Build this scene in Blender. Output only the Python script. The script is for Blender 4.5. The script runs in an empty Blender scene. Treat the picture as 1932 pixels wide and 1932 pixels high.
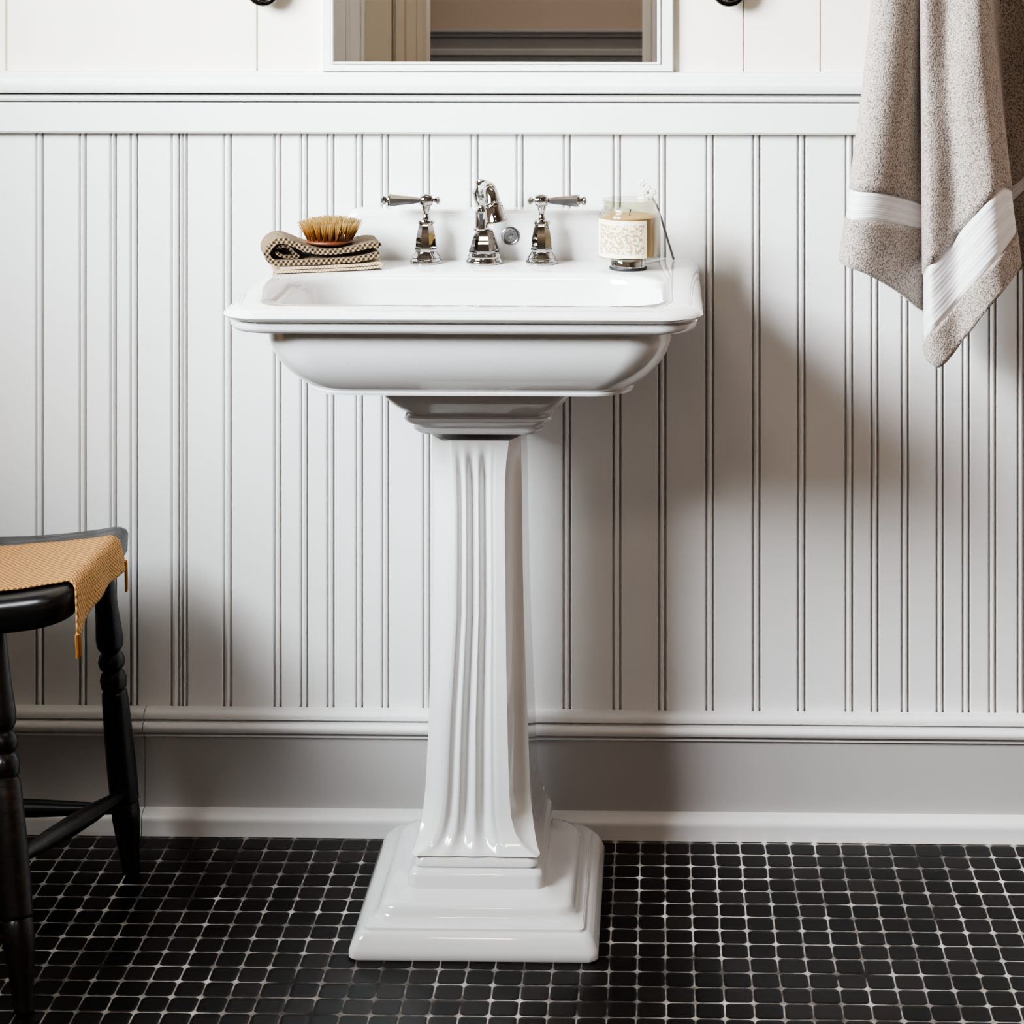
import bpy, bmesh, math, random
from mathutils import Vector, Matrix, Euler
random.seed(7)
PI = math.pi
C = bpy.context.scene.collection
# ------------------------------------------------------------------ camera model (used for siting too)
F_PX, PX, PY = 3900.0, 1160.0, -100.0
CX, D, H = 0.264, 3.135, 1.34
YAW = math.atan(90.0 / F_PX)
FW = Vector((-math.sin(YAW), math.cos(YAW), 0)); RT = Vector((math.cos(YAW), math.sin(YAW), 0))
CAM = Vector((CX, -D, H))
def _ray(px, py): return FW + RT * ((px - PX) / F_PX) + Vector((0, 0, -(py - PY) / F_PX))
def at(px, py, Y):
    r = _ray(px, py); return CAM + r * ((Y + D) / r.y)
def atz(px, py, z):
    r = _ray(px, py); return CAM + r * ((z - H) / r.z)
def X(px, Y): return at(px, 500, Y).x
def Z(py, Y, px=900): return at(px, py, Y).z

cam_d = bpy.data.cameras.new('camera'); cam = bpy.data.objects.new('camera', cam_d); C.objects.link(cam)
cam.location = CAM; cam.rotation_euler = (PI / 2, 0, YAW)
cam_d.sensor_width = 36; cam_d.lens = 36 * F_PX / 1932
cam_d.shift_x = -(PX - 966) / 1932; cam_d.shift_y = -(966 - PY) / 1932
cam_d.clip_start = 0.05
bpy.context.scene.camera = cam

# ------------------------------------------------------------------ materials
def new_mat(name, color=(.8, .8, .8), rough=.5, metal=0, **kw):
    m = bpy.data.materials.new(name); m.use_nodes = True
    b = m.node_tree.nodes['Principled BSDF']
    b.inputs['Base Color'].default_value = (*color, 1); b.inputs['Roughness'].default_value = rough
    b.inputs['Metallic'].default_value = metal
    for k, v in kw.items(): b.inputs[k.replace('_', ' ')].default_value = v
    return m
class N:
    """small node-graph helper"""
    def __init__(s, m): s.t = m.node_tree; s.b = s.t.nodes['Principled BSDF']
    def n(s, typ, **kw):
        nd = s.t.nodes.new(typ)
        for k, v in kw.items(): setattr(nd, k, v)
        return nd
    def link(s, a, b): s.t.links.new(a, b)
    def put(s, sock, v):
        if hasattr(v, 'is_linked') or isinstance(v, bpy.types.NodeSocket): s.link(v, sock)
        else: sock.default_value = v
    def math(s, op, a, b=None, c=None):
        nd = s.n('ShaderNodeMath', operation=op)
        for i, v in enumerate((a, b, c)):
            if v is not None: s.put(nd.inputs[i], v)
        return nd.outputs[0]
    def mix(s, fac, a, b):
        nd = s.n('ShaderNodeMix', data_type='RGBA')
        s.put(nd.inputs[0], fac); s.put(nd.inputs[6], a); s.put(nd.inputs[7], b)
        return nd.outputs[2]
    def noise(s, vec, scale, detail=2, rough=.5):
        nd = s.n('ShaderNodeTexNoise'); nd.inputs['Scale'].default_value = scale
        nd.inputs['Detail'].default_value = detail; nd.inputs['Roughness'].default_value = rough
        if vec is not None: s.link(vec, nd.inputs['Vector'])
        return nd.outputs['Fac']
    def obj(s): return s.n('ShaderNodeTexCoord').outputs['Object']
    def uv(s): return s.n('ShaderNodeTexCoord').outputs['UV']
    def ramp(s, fac, stops):
        nd = s.n('ShaderNodeValToRGB'); cr = nd.color_ramp
        while len(cr.elements) < len(stops): cr.elements.new(.5)
        for e, (p, c) in zip(cr.elements, stops): e.position = p; e.color = (*c, 1) if len(c) == 3 else c
        s.link(fac, nd.inputs[0]); return nd.outputs[0]
    def bump(s, h, strength=.3, dist=.002):
        nd = s.n('ShaderNodeBump'); nd.inputs['Strength'].default_value = strength; nd.inputs['Distance'].default_value = dist
        s.link(h, nd.inputs['Height']); s.link(nd.outputs[0], s.b.inputs['Normal'])
    def mapr(s, v, a, b, c=0., d=1.):
        nd = s.n('ShaderNodeMapRange'); s.put(nd.inputs[0], v)
        for i, q in enumerate((a, b, c, d)): nd.inputs[i + 1].default_value = q
        return nd.outputs[0]

def paint_mat(name, col, rough=.38):
    m = new_mat(name, col, rough); g = N(m); o = g.obj()
    nz = g.noise(o, 2.2, 3)
    g.link(g.mix(g.mapr(nz, .35, .65), (*[c * .96 for c in col], 1), (*[min(1, c * 1.02) for c in col], 1)), g.b.inputs['Base Color'])
    g.bump(g.noise(o, 60, 3), .06, .002)
    return m
M = {}
M['paint'] = paint_mat('white_semi_gloss_paint', (.79, .783, .782))
M['cream'] = paint_mat('cream_warm_light_paint', (.83, .785, .70))  # cream wall paint; on the upper boards its colour holds the warm light
M['base'] = paint_mat('skirting_face_grey', (.47, .455, .45))  # greyer tone for the flat face of the baseboard
M['ceiling'] = paint_mat('ceiling_paint', (.56, .49, .43), .7)
M['greige'] = paint_mat('front_casing_paint', (.68, .61, .50), .6)
M['white'] = paint_mat('white_panel_paint', (.90, .89, .86), .5)
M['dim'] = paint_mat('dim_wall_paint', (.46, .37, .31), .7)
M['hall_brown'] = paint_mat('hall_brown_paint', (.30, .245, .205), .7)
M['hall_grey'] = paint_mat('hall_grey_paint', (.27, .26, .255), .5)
M['ceramic'] = new_mat('white_glazed_ceramic', (.75, .748, .75), .09, Coat_Weight=.6, Coat_Roughness=.04)
M['chrome'] = new_mat('polished_chrome', (.43, .42, .41), .06, 1)
M['nickel'] = new_mat('dark_brushed_chrome', (.30, .30, .31), .25, 1)
M['knob'] = new_mat('aged_dark_metal', (.16, .15, .14), .18, 1)
M['dark'] = new_mat('dark_slot', (.02, .02, .02), .6)

def black_wood():
    m = new_mat('worn_black_wood', (.01, .009, .009), .33); g = N(m); o = g.obj()
    mp = g.n('ShaderNodeMapping'); mp.inputs['Scale'].default_value = (4, 30, 30); g.link(o, mp.inputs[0])
    nz = g.noise(mp.outputs[0], 3.0, 5, .65); sp = g.noise(o, 9, 4, .7)
    wear = g.mapr(g.math('MULTIPLY', nz, sp), .29, .42)
    g.link(g.mix(wear, (.010, .009, .009, 1), (.055, .028, .018, 1)), g.b.inputs['Base Color'])
    g.link(g.mapr(nz, .3, .7, .25, .45), g.b.inputs['Roughness'])
    g.bump(nz, .18, .0015); return m
M['wood'] = black_wood()

def tile_mat():
    m = new_mat('black_mosaic_tile', (.01, .01, .01), .3); g = N(m)
    sx = g.n('ShaderNodeSeparateXYZ'); tc = g.obj()
    wob = g.n('ShaderNodeTexNoise'); wob.inputs['Scale'].default_value = 9; g.link(tc, wob.inputs['Vector'])
    vm = g.n('ShaderNodeVectorMath', operation='SCALE'); vm.inputs['Scale'].default_value = .004
    sb = g.n('ShaderNodeVectorMath', operation='SUBTRACT'); g.link(wob.outputs['Color'], sb.inputs[0]); sb.inputs[1].default_value = (.5, .5, .5)
    g.link(sb.outputs[0], vm.inputs[0])
    ad = g.n('ShaderNodeVectorMath', operation='ADD'); g.link(tc, ad.inputs[0]); g.link(vm.outputs[0], ad.inputs[1])
    g.link(ad.outputs[0], sx.inputs[0])
    TX, TY, R = .0371, .0390, .0075
    def cell(v, t, off):
        a = g.math('DIVIDE', g.math('ADD', v, off), t); fl = g.math('FLOOR', a)
        return g.math('MULTIPLY', g.math('SUBTRACT', g.math('SUBTRACT', a, fl), .5), t), fl
    lx, ix = cell(sx.outputs[0], TX, -.268 + 20 * TX); ly, iy = cell(sx.outputs[1], TY, 2.675 - D + D + 20 * TY - .02)
    gap = .0017
    qx = g.math('MAXIMUM', g.math('SUBTRACT', g.math('ABSOLUTE', lx), TX / 2 - gap / 2 - R), 0.)
    qy = g.math('MAXIMUM', g.math('SUBTRACT', g.math('ABSOLUTE', ly), TY / 2 - gap / 2 - R), 0.)
    sd = g.math('SUBTRACT', g.math('SQRT', g.math('ADD', g.math('MULTIPLY', qx, qx), g.math('MULTIPLY', qy, qy))), R)
    grout = g.mapr(sd, -.0007, .0006)
    wn = g.n('ShaderNodeTexWhiteNoise', noise_dimensions='2D'); cb = g.n('ShaderNodeCombineXYZ')
    g.link(ix, cb.inputs[0]); g.link(iy, cb.inputs[1]); g.link(cb.outputs[0], wn.inputs['Vector'])
    tcol = g.ramp(wn.outputs[0], [(0, (.004, .0036, .0036)), (.6, (.0075, .0062, .006)), (1, (.016, .0125, .011))])
    dirt = g.noise(tc, 3.6, 4, .6); fine = g.noise(tc, 24, 3, .6)
    gcol = g.ramp(g.math('ADD', g.math('MULTIPLY', dirt, .65), g.math('MULTIPLY', fine, .4)), [(.42, (.03, .027, .025)), (.52, (.26, .235, .22)), (.63, (.66, .62, .59))])
    g.link(g.mix(grout, tcol, gcol), g.b.inputs['Base Color'])
    smear = g.mapr(g.noise(tc, 2.1, 3), .35, .65, .20, .42)
    g.link(g.math('ADD', smear, g.math('MULTIPLY', grout, .4)), g.b.inputs['Roughness'])
    h = g.math('ADD', g.mapr(sd, -.004, .0006, 1., 0.), g.math('MULTIPLY', fine, .12))
    g.bump(h, .35, .0012); g.b.inputs['Specular IOR Level'].default_value = .27
    return m
M['tile'] = tile_mat()

def terry(name, light, darkc):
    m = new_mat(name, light, .95, Sheen_Weight=.35); g = N(m); o = g.obj()
    v = g.n('ShaderNodeTexVoronoi', feature='SMOOTH_F1'); v.inputs['Scale'].default_value = 460; v.inputs['Randomness'].default_value = .8; g.link(o, v.inputs['Vector'])
    nz = g.noise(o, 700, 2, .6); big = g.noise(o, 30, 2)
    h = g.math('ADD', g.math('SUBTRACT', 1., v.outputs['Distance']), g.math('ADD', g.math('MULTIPLY', nz, .5), g.math('MULTIPLY', big, .15)))
    g.link(g.ramp(h, [(.55, tuple(c * .5 for c in darkc)), (.80, darkc), (.98, light)]), g.b.inputs['Base Color'])
    g.bump(h, .6, .002); return m
M['terry'] = terry('taupe_terry', (.47, .405, .36), (.27, .227, .20))
def woven(name, col):
    m = new_mat(name, col, .8, Sheen_Weight=.2); g = N(m); u = g.uv()
    sx = g.n('ShaderNodeSeparateXYZ'); g.link(u, sx.inputs[0])
    ln = g.math('SINE', g.math('MULTIPLY', sx.outputs[1], 900.)); l2 = g.noise(u, 60, 3)
    rib = g.math('SINE', g.math('MULTIPLY', sx.outputs[1], 260.))
    hh = g.math('ADD', g.math('MULTIPLY', ln, .5), g.math('ADD', rib, l2))
    g.link(g.mix(g.mapr(hh, -1., 1.8), (*[c * .84 for c in col], 1), (*col, 1)), g.b.inputs['Base Color'])
    g.bump(hh, .3, .001); return m
M['band'] = woven('pale_woven_band', (.80, .785, .785))
def weave(name, hi, lo, p, bumpd=.0015, edge=(.2, .75)):
    """diagonal open weave on metre UVs, thread pitch p"""
    m = new_mat(name, hi, .9); g = N(m); u = g.uv()
    sx = g.n('ShaderNodeSeparateXYZ'); g.link(u, sx.inputs[0]); k = 2 * PI / p
    nz = g.noise(u, 90, 3)
    ph = g.math('MULTIPLY', nz, 2.2)
    a = g.math('SINE', g.math('ADD', g.math('MULTIPLY', g.math('ADD', sx.outputs[0], sx.outputs[1]), k), ph))
    b = g.math('SINE', g.math('ADD', g.math('MULTIPLY', g.math('SUBTRACT', sx.outputs[0], g.math('MULTIPLY', sx.outputs[1], .8)), k), ph))
    h = g.math('ADD', g.math('MULTIPLY', g.math('ADD', a, b), .25), .5)
    h = g.math('ADD', g.math('MULTIPLY', h, .8), g.math('MULTIPLY', nz, .3))
    g.link(g.mix(g.mapr(h, *edge), (*lo, 1), (*hi, 1)), g.b.inputs['Base Color'])
    g.bump(h, .8, bumpd); return m
M['burlap'] = weave('ochre_woven_cloth', (.56, .315, .125), (.17, .072, .022), .0072, .0025, edge=(.15, .60))
M['waffle'] = weave('brown_waffle_cloth', (.37, .27, .165), (.045, .027, .015), .0072, .003, edge=(.34, .80))
M['waffle_dark'] = weave('brown_waffle_shadow', (.20, .145, .09), (.015, .01, .007), .0068, .003, edge=(.34, .72))  # waffle cloth copy with the shade inside the roll put into its colour
M['tan'] = weave('tan_cloth', (.66, .52, .36), (.34, .24, .14), .0045, .001)
M['fringe'] = new_mat('ochre_fringe', (.42, .19, .055), .9)
def wax_mat():
    m = new_mat('tan_candle_wax', (.58, .385, .205), .45, Subsurface_Weight=.25); m.node_tree.nodes['Principled BSDF'].inputs['Subsurface Radius'].default_value = (.02, .012, .006); return m
M['wax'] = wax_mat()
def label_mat():
    m = new_mat('cream_embossed_label', (.86, .80, .66), .55); g = N(m); o = g.obj()
    v = g.n('ShaderNodeTexVoronoi', feature='SMOOTH_F1'); v.inputs['Scale'].default_value = 300; g.link(o, v.inputs['Vector'])
    nz = g.noise(o, 260, 2); h = g.math('ADD', v.outputs['Distance'], g.math('MULTIPLY', nz, .35))
    uvn = g.n('ShaderNodeSeparateXYZ'); g.link(g.uv(), uvn.inputs[0])
    # pattern only inside a border
    def inside(s, a, b): return g.math('MULTIPLY', g.math('GREATER_THAN', s, a), g.math('LESS_THAN', s, b))
    ins = g.math('MULTIPLY', inside(uvn.outputs[0], .10, .95), inside(uvn.outputs[1], .10, .88))
    pat = g.math('MULTIPLY', g.mapr(h, .48, .72), ins)
    g.link(g.mix(pat, (.80, .73, .57, 1), (.40, .31, .18, 1)), g.b.inputs['Base Color'])
    g.bump(pat, .4, .0006); return m
M['label'] = label_mat()
def glass_mat(name, tint=(.95, .97, .95)):
    m = bpy.data.materials.new(name); m.use_nodes = True; t = m.node_tree; t.nodes.remove(t.nodes['Principled BSDF'])
    out = t.nodes['Material Output']; gl = t.nodes.new('ShaderNodeBsdfGlossy'); gl.inputs['Roughness'].default_value = .03
    tr = t.nodes.new('ShaderNodeBsdfTransparent'); tr.inputs[0].default_value = (*tint, 1)
    lw = t.nodes.new('ShaderNodeLayerWeight'); lw.inputs[0].default_value = .25
    fr = t.nodes.new('ShaderNodeMath'); fr.operation = 'MULTIPLY'; fr.inputs[1].default_value = .45; t.links.new(lw.outputs['Facing'], fr.inputs[0])
    mx = t.nodes.new('ShaderNodeMixShader')
    t.links.new(fr.outputs[0], mx.inputs[0]); t.links.new(tr.outputs[0], mx.inputs[1]); t.links.new(gl.outputs[0], mx.inputs[2])
    t.links.new(mx.outputs[0], out.inputs[0]); return m
M['glass'] = glass_mat('clear_jar_glass', (.86, .86, .79)); M['pane'] = glass_mat('window_pane')
M['mirror'] = new_mat('silvered_mirror', (.94, .94, .94), .01, 1)
def bristle_mat():
    m = new_mat('straw_bristle', (.6, .4, .15), .7); g = N(m); sx = g.n('ShaderNodeSeparateXYZ'); g.link(g.uv(), sx.inputs[0])
    c = g.ramp(sx.outputs[1], [(0, (.10, .025, .008)), (.35, (.34, .15, .04)), (.6, (.62, .40, .14)), (1, (.74, .58, .29))])
    wn = g.n('ShaderNodeTexWhiteNoise', noise_dimensions='1D'); g.link(sx.outputs[0], wn.inputs['W'])
    g.link(g.mix(g.math('MULTIPLY', wn.outputs[0], .55), c, (.20, .09, .02, 1)), g.b.inputs['Base Color']); return m
M['bristle'] = bristle_mat()
M['brushwood'] = new_mat('red_brown_brush_wood', (.15, .045, .02), .45)
M['petal'] = new_mat('white_petal', (.74, .74, .70), .7)
M['stem'] = new_mat('grey_stem', (.20, .195, .18), .6)

# ------------------------------------------------------------------ mesh helpers
def finish(name, bm, mat, parent=None, smooth=True, angle=40, recalc=True):
    if recalc: bmesh.ops.recalc_face_normals(bm, faces=bm.faces)
    me = bpy.data.meshes.new(name); bm.to_mesh(me); bm.free()
    for mm in (mat if isinstance(mat, (list, tuple)) else [mat]): me.materials.append(mm)
    if smooth:
        me.shade_smooth(); me.set_sharp_from_angle(angle=math.radians(angle))
    o = bpy.data.objects.new(name, me); C.objects.link(o)
    if parent: o.parent = parent
    return o
def tag(o, label, cat, group=None):
    o['label'] = label; o['category'] = cat
    if group: o['group'] = group
    return o
def thing(name, label, cat, loc=(0, 0, 0), rz=0, group=None):
    o = bpy.data.objects.new(name, None); C.objects.link(o); o.location = loc; o.rotation_euler = (0, 0, rz); o.empty_display_size = .05
    return tag(o, label, cat, group)
def struct(name, bm, mat, **kw):
    o = finish(name, bm, mat, **kw); o['kind'] = 'structure'; return o
def loft(bm, rings, cap0=True, cap1=True, closed=True):
    vr = [[bm.verts.new(p) for p in r] for r in rings]
    for a, b in zip(vr, vr[1:]):
        n = len(a)
        for i in range(n if closed else n - 1):
            j = (i + 1) % n; bm.faces.new((a[i], a[j], b[j], b[i]))
    if cap0: bm.faces.new(vr[0][::-1])
    if cap1: bm.faces.new(vr[-1])
    return vr
def lathe(bm, prof, n=32, mat=Matrix(), rot=0, cap0=True, cap1=True):
    rings = [[mat @ Vector((r * math.cos(2 * PI * i / n + rot), r * math.sin(2 * PI * i / n + rot), z)) for i in range(n)] for r, z in prof]
    return loft(bm, rings, cap0, cap1)
def box(bm, x0, x1, y0, y1, z0, z1):
    v = [bm.verts.new((x, y, z)) for x in (x0, x1) for y in (y0, y1) for z in (z0, z1)]
    for f in ((0, 1, 3, 2), (4, 6, 7, 5), (0, 4, 5, 1), (2, 3, 7, 6), (0, 2, 6, 4), (1, 5, 7, 3)): bm.faces.new([v[i] for i in f])
def bbox(bm, x0, x1, y0, y1, z0, z1, b=.003, seg=2):
    t = bmesh.new(); box(t, x0, x1, y0, y1, z0, z1)
    bmesh.ops.recalc_face_normals(t, faces=t.faces)
    bmesh.ops.bevel(t, geom=t.edges[:], offset=b, segments=seg, affect='EDGES', profile=.5)
    me = bpy.data.meshes.new('t'); t.to_mesh(me); t.free(); bm.from_mesh(me); bpy.data.meshes.remove(me)
def axis_mat(p, d):
    """matrix taking +Z to direction d at p"""
    q = Vector((0, 0, 1)).rotation_difference(Vector(d).normalized()); return Matrix.Translation(p) @ q.to_matrix().to_4x4()
def tube(bm, pts, rad, n=12, cap=True):
    pts = [Vector(p) for p in pts]; rings = []; up = None
    for i, p in enumerate(pts):
        t = (pts[min(i + 1, len(pts) - 1)] - pts[max(i - 1, 0)]).normalized()
        if up is None:
            up = Vector((0, 0, 1)) if abs(t.z) < .9 else Vector((1, 0, 0))
        s = t.cross(up).normalized(); up = s.cross(t).normalized()
        r = rad[i] if isinstance(rad, (list, tuple)) else rad
        rings.append([p + (s * math.cos(2 * PI * k / n) + up * math.sin(2 * PI * k / n)) * r for k in range(n)])
    return loft(bm, rings, cap, cap)
def spline(pts, sub=8):
    pts = [Vector(p) for p in pts]; out = []
    for i in range(len(pts) - 1):
        p0, p1, p2, p3 = pts[max(i - 1, 0)], pts[i], pts[i + 1], pts[min(i + 2, len(pts) - 1)]
        for k in range(sub):
            t = k / sub
            out.append(.5 * ((2 * p1) + (p2 - p0) * t + (2 * p0 - 5 * p1 + 4 * p2 - p3) * t * t + (3 * p1 - p0 - 3 * p2 + p3) * t ** 3))
    out.append(pts[-1]); return out
def ball(bm, p, r, seg=14, sc=(1, 1, 1)):
    bmesh.ops.create_uvsphere(bm, u_segments=seg, v_segments=max(6, seg // 2), radius=r, matrix=Matrix.Translation(p) @ Matrix.Diagonal((*sc, 1)))
def rrect(cx, hw, yb, yf, rb, rf, z, n=8):
    """rounded rectangle ring; yb back (larger y), yf front"""
    out = []
    for (x, y, r, a0) in ((cx + hw - rf, yf + rf, rf, -PI / 2), (cx + hw - rb, yb - rb, rb, 0), (cx - hw + rb, yb - rb, rb, PI / 2), (cx - hw + rf, yf + rf, rf, PI)):
        for k in range(n + 1):
            a = a0 + PI / 2 * k / n; out.append(Vector((x + r * math.cos(a), y + r * math.sin(a), z)))
    return out
def extrude_profile(bm, prof, x0, x1, close=True):
    """profile list of (y,z) swept along x"""
    a = [bm.verts.new((x0, y, z)) for y, z in prof]; b = [bm.verts.new((x1, y, z)) for y, z in prof]; n = len(prof)
    for i in range(n if close else n - 1):
        j = (i + 1) % n; bm.faces.new((a[i], a[j], b[j], b[i]))
    if close: bm.faces.new(a[::-1]); bm.faces.new(b)
def catmull1(vals, ts, t):
    if t <= ts[0]: return vals[0]
    if t >= ts[-1]: return vals[-1]
    for i in range(len(ts) - 1):
        if ts[i] <= t <= ts[i + 1]:
            k = (t - ts[i]) / (ts[i + 1] - ts[i]); k = k * k * (3 - 2 * k) * .5 + k * .5
            return vals[i] + (vals[i + 1] - vals[i]) * k
def set_uv(o, fn):
    me = o.data; l = me.uv_layers.new(name='UVMap')
    for lp in me.loops: l.data[lp.index].uv = fn(me.vertices[lp.vertex_index].co)

# ------------------------------------------------------------------ the room
XL, XR, YF, ZC = -1.45, 1.30, -4.2, 2.55
bm = bmesh.new(); box(bm, XL - .15, XR + .15, -5.5, .12, -.08, 0); struct('floor', bm, M['tile'], smooth=False)
bm = bmesh.new(); box(bm, XL - .15, XR + .15, -5.5, .12, ZC, ZC + .08); struct('ceiling', bm, M['ceiling'], smooth=False)

# back wall below the rail: beadboard with paired grooves and a bead between them
pairs = [(69, 80), (151, 161), (209, 218), (247, 258), (324, 337), (345, 352), (423, 435), (518, 529), (568, 579), (618, 629), (672, 683), (721, 732), (799, 810), (889, 901), (975, 986), (1064, 1075), (1158, 1170),
         (1244, 1255), (1333, 1345), (1421, 1433), (1506, 1518), (1596, 1608), (1645, 1656), (1702, 1713), (1768, 1779), (1817, 1828), (1867, 1878), (1921, 1931)]
gx = [(X(a, 0), X(b, 0)) for a, b in pairs]
x = gx[0][0] - .068
while x > XL + .03: gx.insert(0, (x, x + .009)); x -= .068
x = gx[-1][1] + .06
while x < XR - .03: gx.append((x, x + .009)); x += .068
ZB0, ZB1 = .12, Z(245, 0) + .03
prof = [(XL, 0)]
for a, b in gx:
    w = .0022; prof += [(a - w - .0012, -.0002), (a - w, .0004), (a - .0004, .0065), (a + .0006, .0065), (a + w * .8, -.0006)]
    m_ = (a + b) / 2; prof += [(m_, -.0017)]
    prof += [(b - w * .8, -.0006), (b - .0006, .0065), (b + .0004, .0065), (b + w, .0004), (b + w + .0012, -.0002)]
prof += [(XR, 0)]
bm = bmesh.new()
fr = [(bm.verts.new((x, y, ZB0)), bm.verts.new((x, y, ZB1))) for x, y in prof]
for (a, b), (c, d) in zip(fr, fr[1:]): bm.faces.new((a, c, d, b))
bk = [bm.verts.new((x, .10, z)) for x in (XL, XR) for z in (ZB0, ZB1)]
bm.faces.new((bk[0], bk[1], bk[3], bk[2])); bm.faces.new([fr[0][0], fr[0][1], bk[1], bk[0]]); bm.faces.new([fr[-1][0], bk[2], bk[3], fr[-1][1]])
bm.faces.new([f[1] for f in fr] + [bk[3], bk[1]]); bm.faces.new([f[0] for f in fr][::-1] + [bk[0], bk[2]])
struct('wall_back', bm, M['paint'], smooth=False)
# boards above the rail
ux = [X(p, 0) for p in (12, 485, 1403, 1548)]
ux = [ux[0] - .38] + ux + [ux[-1] + .14]
prof = [(XL, 0)]
for a in ux: prof += [(a - .0018, 0), (a - .0003, .004), (a + .0003, .004), (a + .0018, 0)]
prof += [(XR, 0)]
bm = bmesh.new(); Z0, Z1 = ZB1, ZC
fr = [(bm.verts.new((x, y, Z0)), bm.verts.new((x, y, Z1))) for x, y in prof]
for (a, b), (c, d) in zip(fr, fr[1:]): bm.faces.new((a, c, d, b))
bk = [bm.verts.new((x, .10, z)) for x in (XL, XR) for z in (Z0, Z1)]
bm.faces.new((bk[0], bk[1], bk[3], bk[2])); bm.faces.new([fr[0][0], fr[0][1], bk[1], bk[0]]); bm.faces.new([fr[-1][0], bk[2], bk[3], fr[-1][1]])
bm.faces.new([f[1] for f in fr] + [bk[3], bk[1]]); bm.faces.new([f[0] for f in fr][::-1] + [bk[0], bk[2]])
struct('wall_upper', bm, M['cream'], smooth=False)
# chair rail: flat board, bead, shadow gap and cap moulding
zz = lambda py: Z(py, -.015)
def arc(y0, z0, y1, z1, bulge, n=6):
    out = []
    for k in range(1, n):
        t = k / n; dy, dz = y1 - y0, z1 - z0
        out.append((y0 + dy * t - dz * bulge * math.sin(PI * t), z0 + dz * t + dy * bulge * math.sin(PI * t)))
    return out
p = [(0, zz(253)), (-.013, zz(253)), (-.016, zz(249)), (-.016, zz(197)), (-.0145, zz(194.5)), (-.009, zz(193.5)), (-.009, zz(192)), (-.019, zz(191))]
p += arc(-.019, zz(191), -.018, zz(179), .32) + [(-.018, zz(179)), (-.004, zz(178)), (-.004, zz(175.5)), (-.030, zz(175))]
p += [(-.032, zz(171)), (-.032, zz(160)), (-.030, zz(157)), (-.026, zz(156))] + arc(-.026, zz(156), -.019, zz(143), .22) + [(-.019, zz(143)), (-.015, zz(142)), (-.013, zz(138)), (0, zz(135))]
bm = bmesh.new(); extrude_profile(bm, p, XL, XR); struct('trim_1', bm, M['paint'], angle=32)
# baseboard: cap moulding, tall flat face, shoe moulding; a joint right of the stool
zb = lambda py: Z(py, -.02, 700)
p = [(0, zb(1344)), (-.012, zb(1344))] + arc(-.012, zb(1344), -.022, zb(1359), -.25) + [(-.022, zb(1359)), (-.014, zb(1361)), (-.014, zb(1363.5)), (-.026, zb(1365))]
p += arc(-.026, zb(1365), -.027, zb(1382), -.28) + [(-.027, zb(1382)), (-.015, zb(1384)), (-.015, zb(1388)), (-.021, zb(1389)), (-.021, zb(1392)), (-.016, zb(1395)), (-.016, .036)]
p += [(-.026, .034)] + arc(-.026, .034, -.036, .016, -.25) + [(-.036, .016), (-.037, 0), (0, 0)]
sx_ = X(272, -.02)
for i, (a, b) in enumerate(((XL, sx_ - .0006), (sx_ + .0006, XR))):
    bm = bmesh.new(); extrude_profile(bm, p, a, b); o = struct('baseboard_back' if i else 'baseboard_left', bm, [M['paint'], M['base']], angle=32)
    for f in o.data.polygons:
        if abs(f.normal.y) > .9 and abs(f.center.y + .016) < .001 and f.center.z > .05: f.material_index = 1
# side walls; the left one has the window that lights the room
WY0, WY1, WZ0, WZ1 = -2.15, -0.75, 1.25, 2.5
bm = bmesh.new()
for a in ((XL - .12, XL, YF, WY0, 0, ZC), (XL - .12, XL, WY1, .10, 0, ZC), (XL - .12, XL, WY0, WY1, 0, WZ0), (XL - .12, XL, WY0, WY1, WZ1, ZC)): box(bm, *a)
bmesh.ops.remove_doubles(bm, verts=bm.verts, dist=1e-5); struct('wall_left', bm, M['cream'], smooth=False)
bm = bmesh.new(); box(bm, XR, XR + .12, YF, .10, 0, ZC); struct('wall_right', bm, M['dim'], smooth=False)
bm = bmesh.new()
for a in ((XL - .08, XL - .04, WY0, WY1, WZ0, WZ0 + .05), (XL - .08, XL - .04, WY0, WY1, WZ1 - .05, WZ1), (XL - .08, XL - .04, WY0, WY0 + .05, WZ0, WZ1), (XL - .08, XL - .04, WY1 - .05, WY1, WZ0, WZ1),
          (XL - .08, XL - .05, WY0, WY1, 1.86, 1.90), (XL - .08, XL - .05, -1.465, -1.435, WZ0, WZ1)): box(bm, *a)
wf = struct('window_1', bm, M['paint'], smooth=False)
bm = bmesh.new(); box(bm, XL - .068, XL - .062, WY0, WY1, WZ0, WZ1); finish('window_pane', bm, M['pane'], wf, smooth=False)
# wall behind the camera with a cased doorway, and the hall beyond it (what the mirror shows)
ml = D + abs(YF)
mx = lambda px, L: CX + (px - 1250) / F_PX * L
DX0, DX1 = mx(805, ml), mx(1212, ml)
bm = bmesh.new()
for a in ((XL - .12, DX0, YF - .12, YF, 0, ZC), (DX1, XR + .12, YF - .12, YF, 0, ZC), (DX0, DX1, YF - .12, YF, 2.05, ZC)): box(bm, *a)
bmesh.ops.remove_doubles(bm, verts=bm.verts, dist=1e-5); struct('wall_front', bm, M['cream'], smooth=False)
def casing(x_in, s):
    w = .105; pr = [(0, 0), (0, .02), (.012, .026), (.03, .026), (.036, .018), (.07, .018), (.076, .030), (w, .034), (w, 0)]
    bm = bmesh.new(); a = [bm.verts.new((x_in + s * u, YF + v, 0)) for u, v in pr]; b = [bm.verts.new((x_in + s * u, YF + v, 2.13)) for u, v in pr]
    for i in range(len(pr)):
        j = (i + 1) % len(pr); bm.faces.new((a[i], a[j], b[j], b[i]))
    bm.faces.new(a); bm.faces.new(b); return bm
struct('trim_2', casing(DX0, -1), M['greige'], smooth=False); struct('trim_3', casing(DX1, 1), M['white'], smooth=False)
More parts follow.
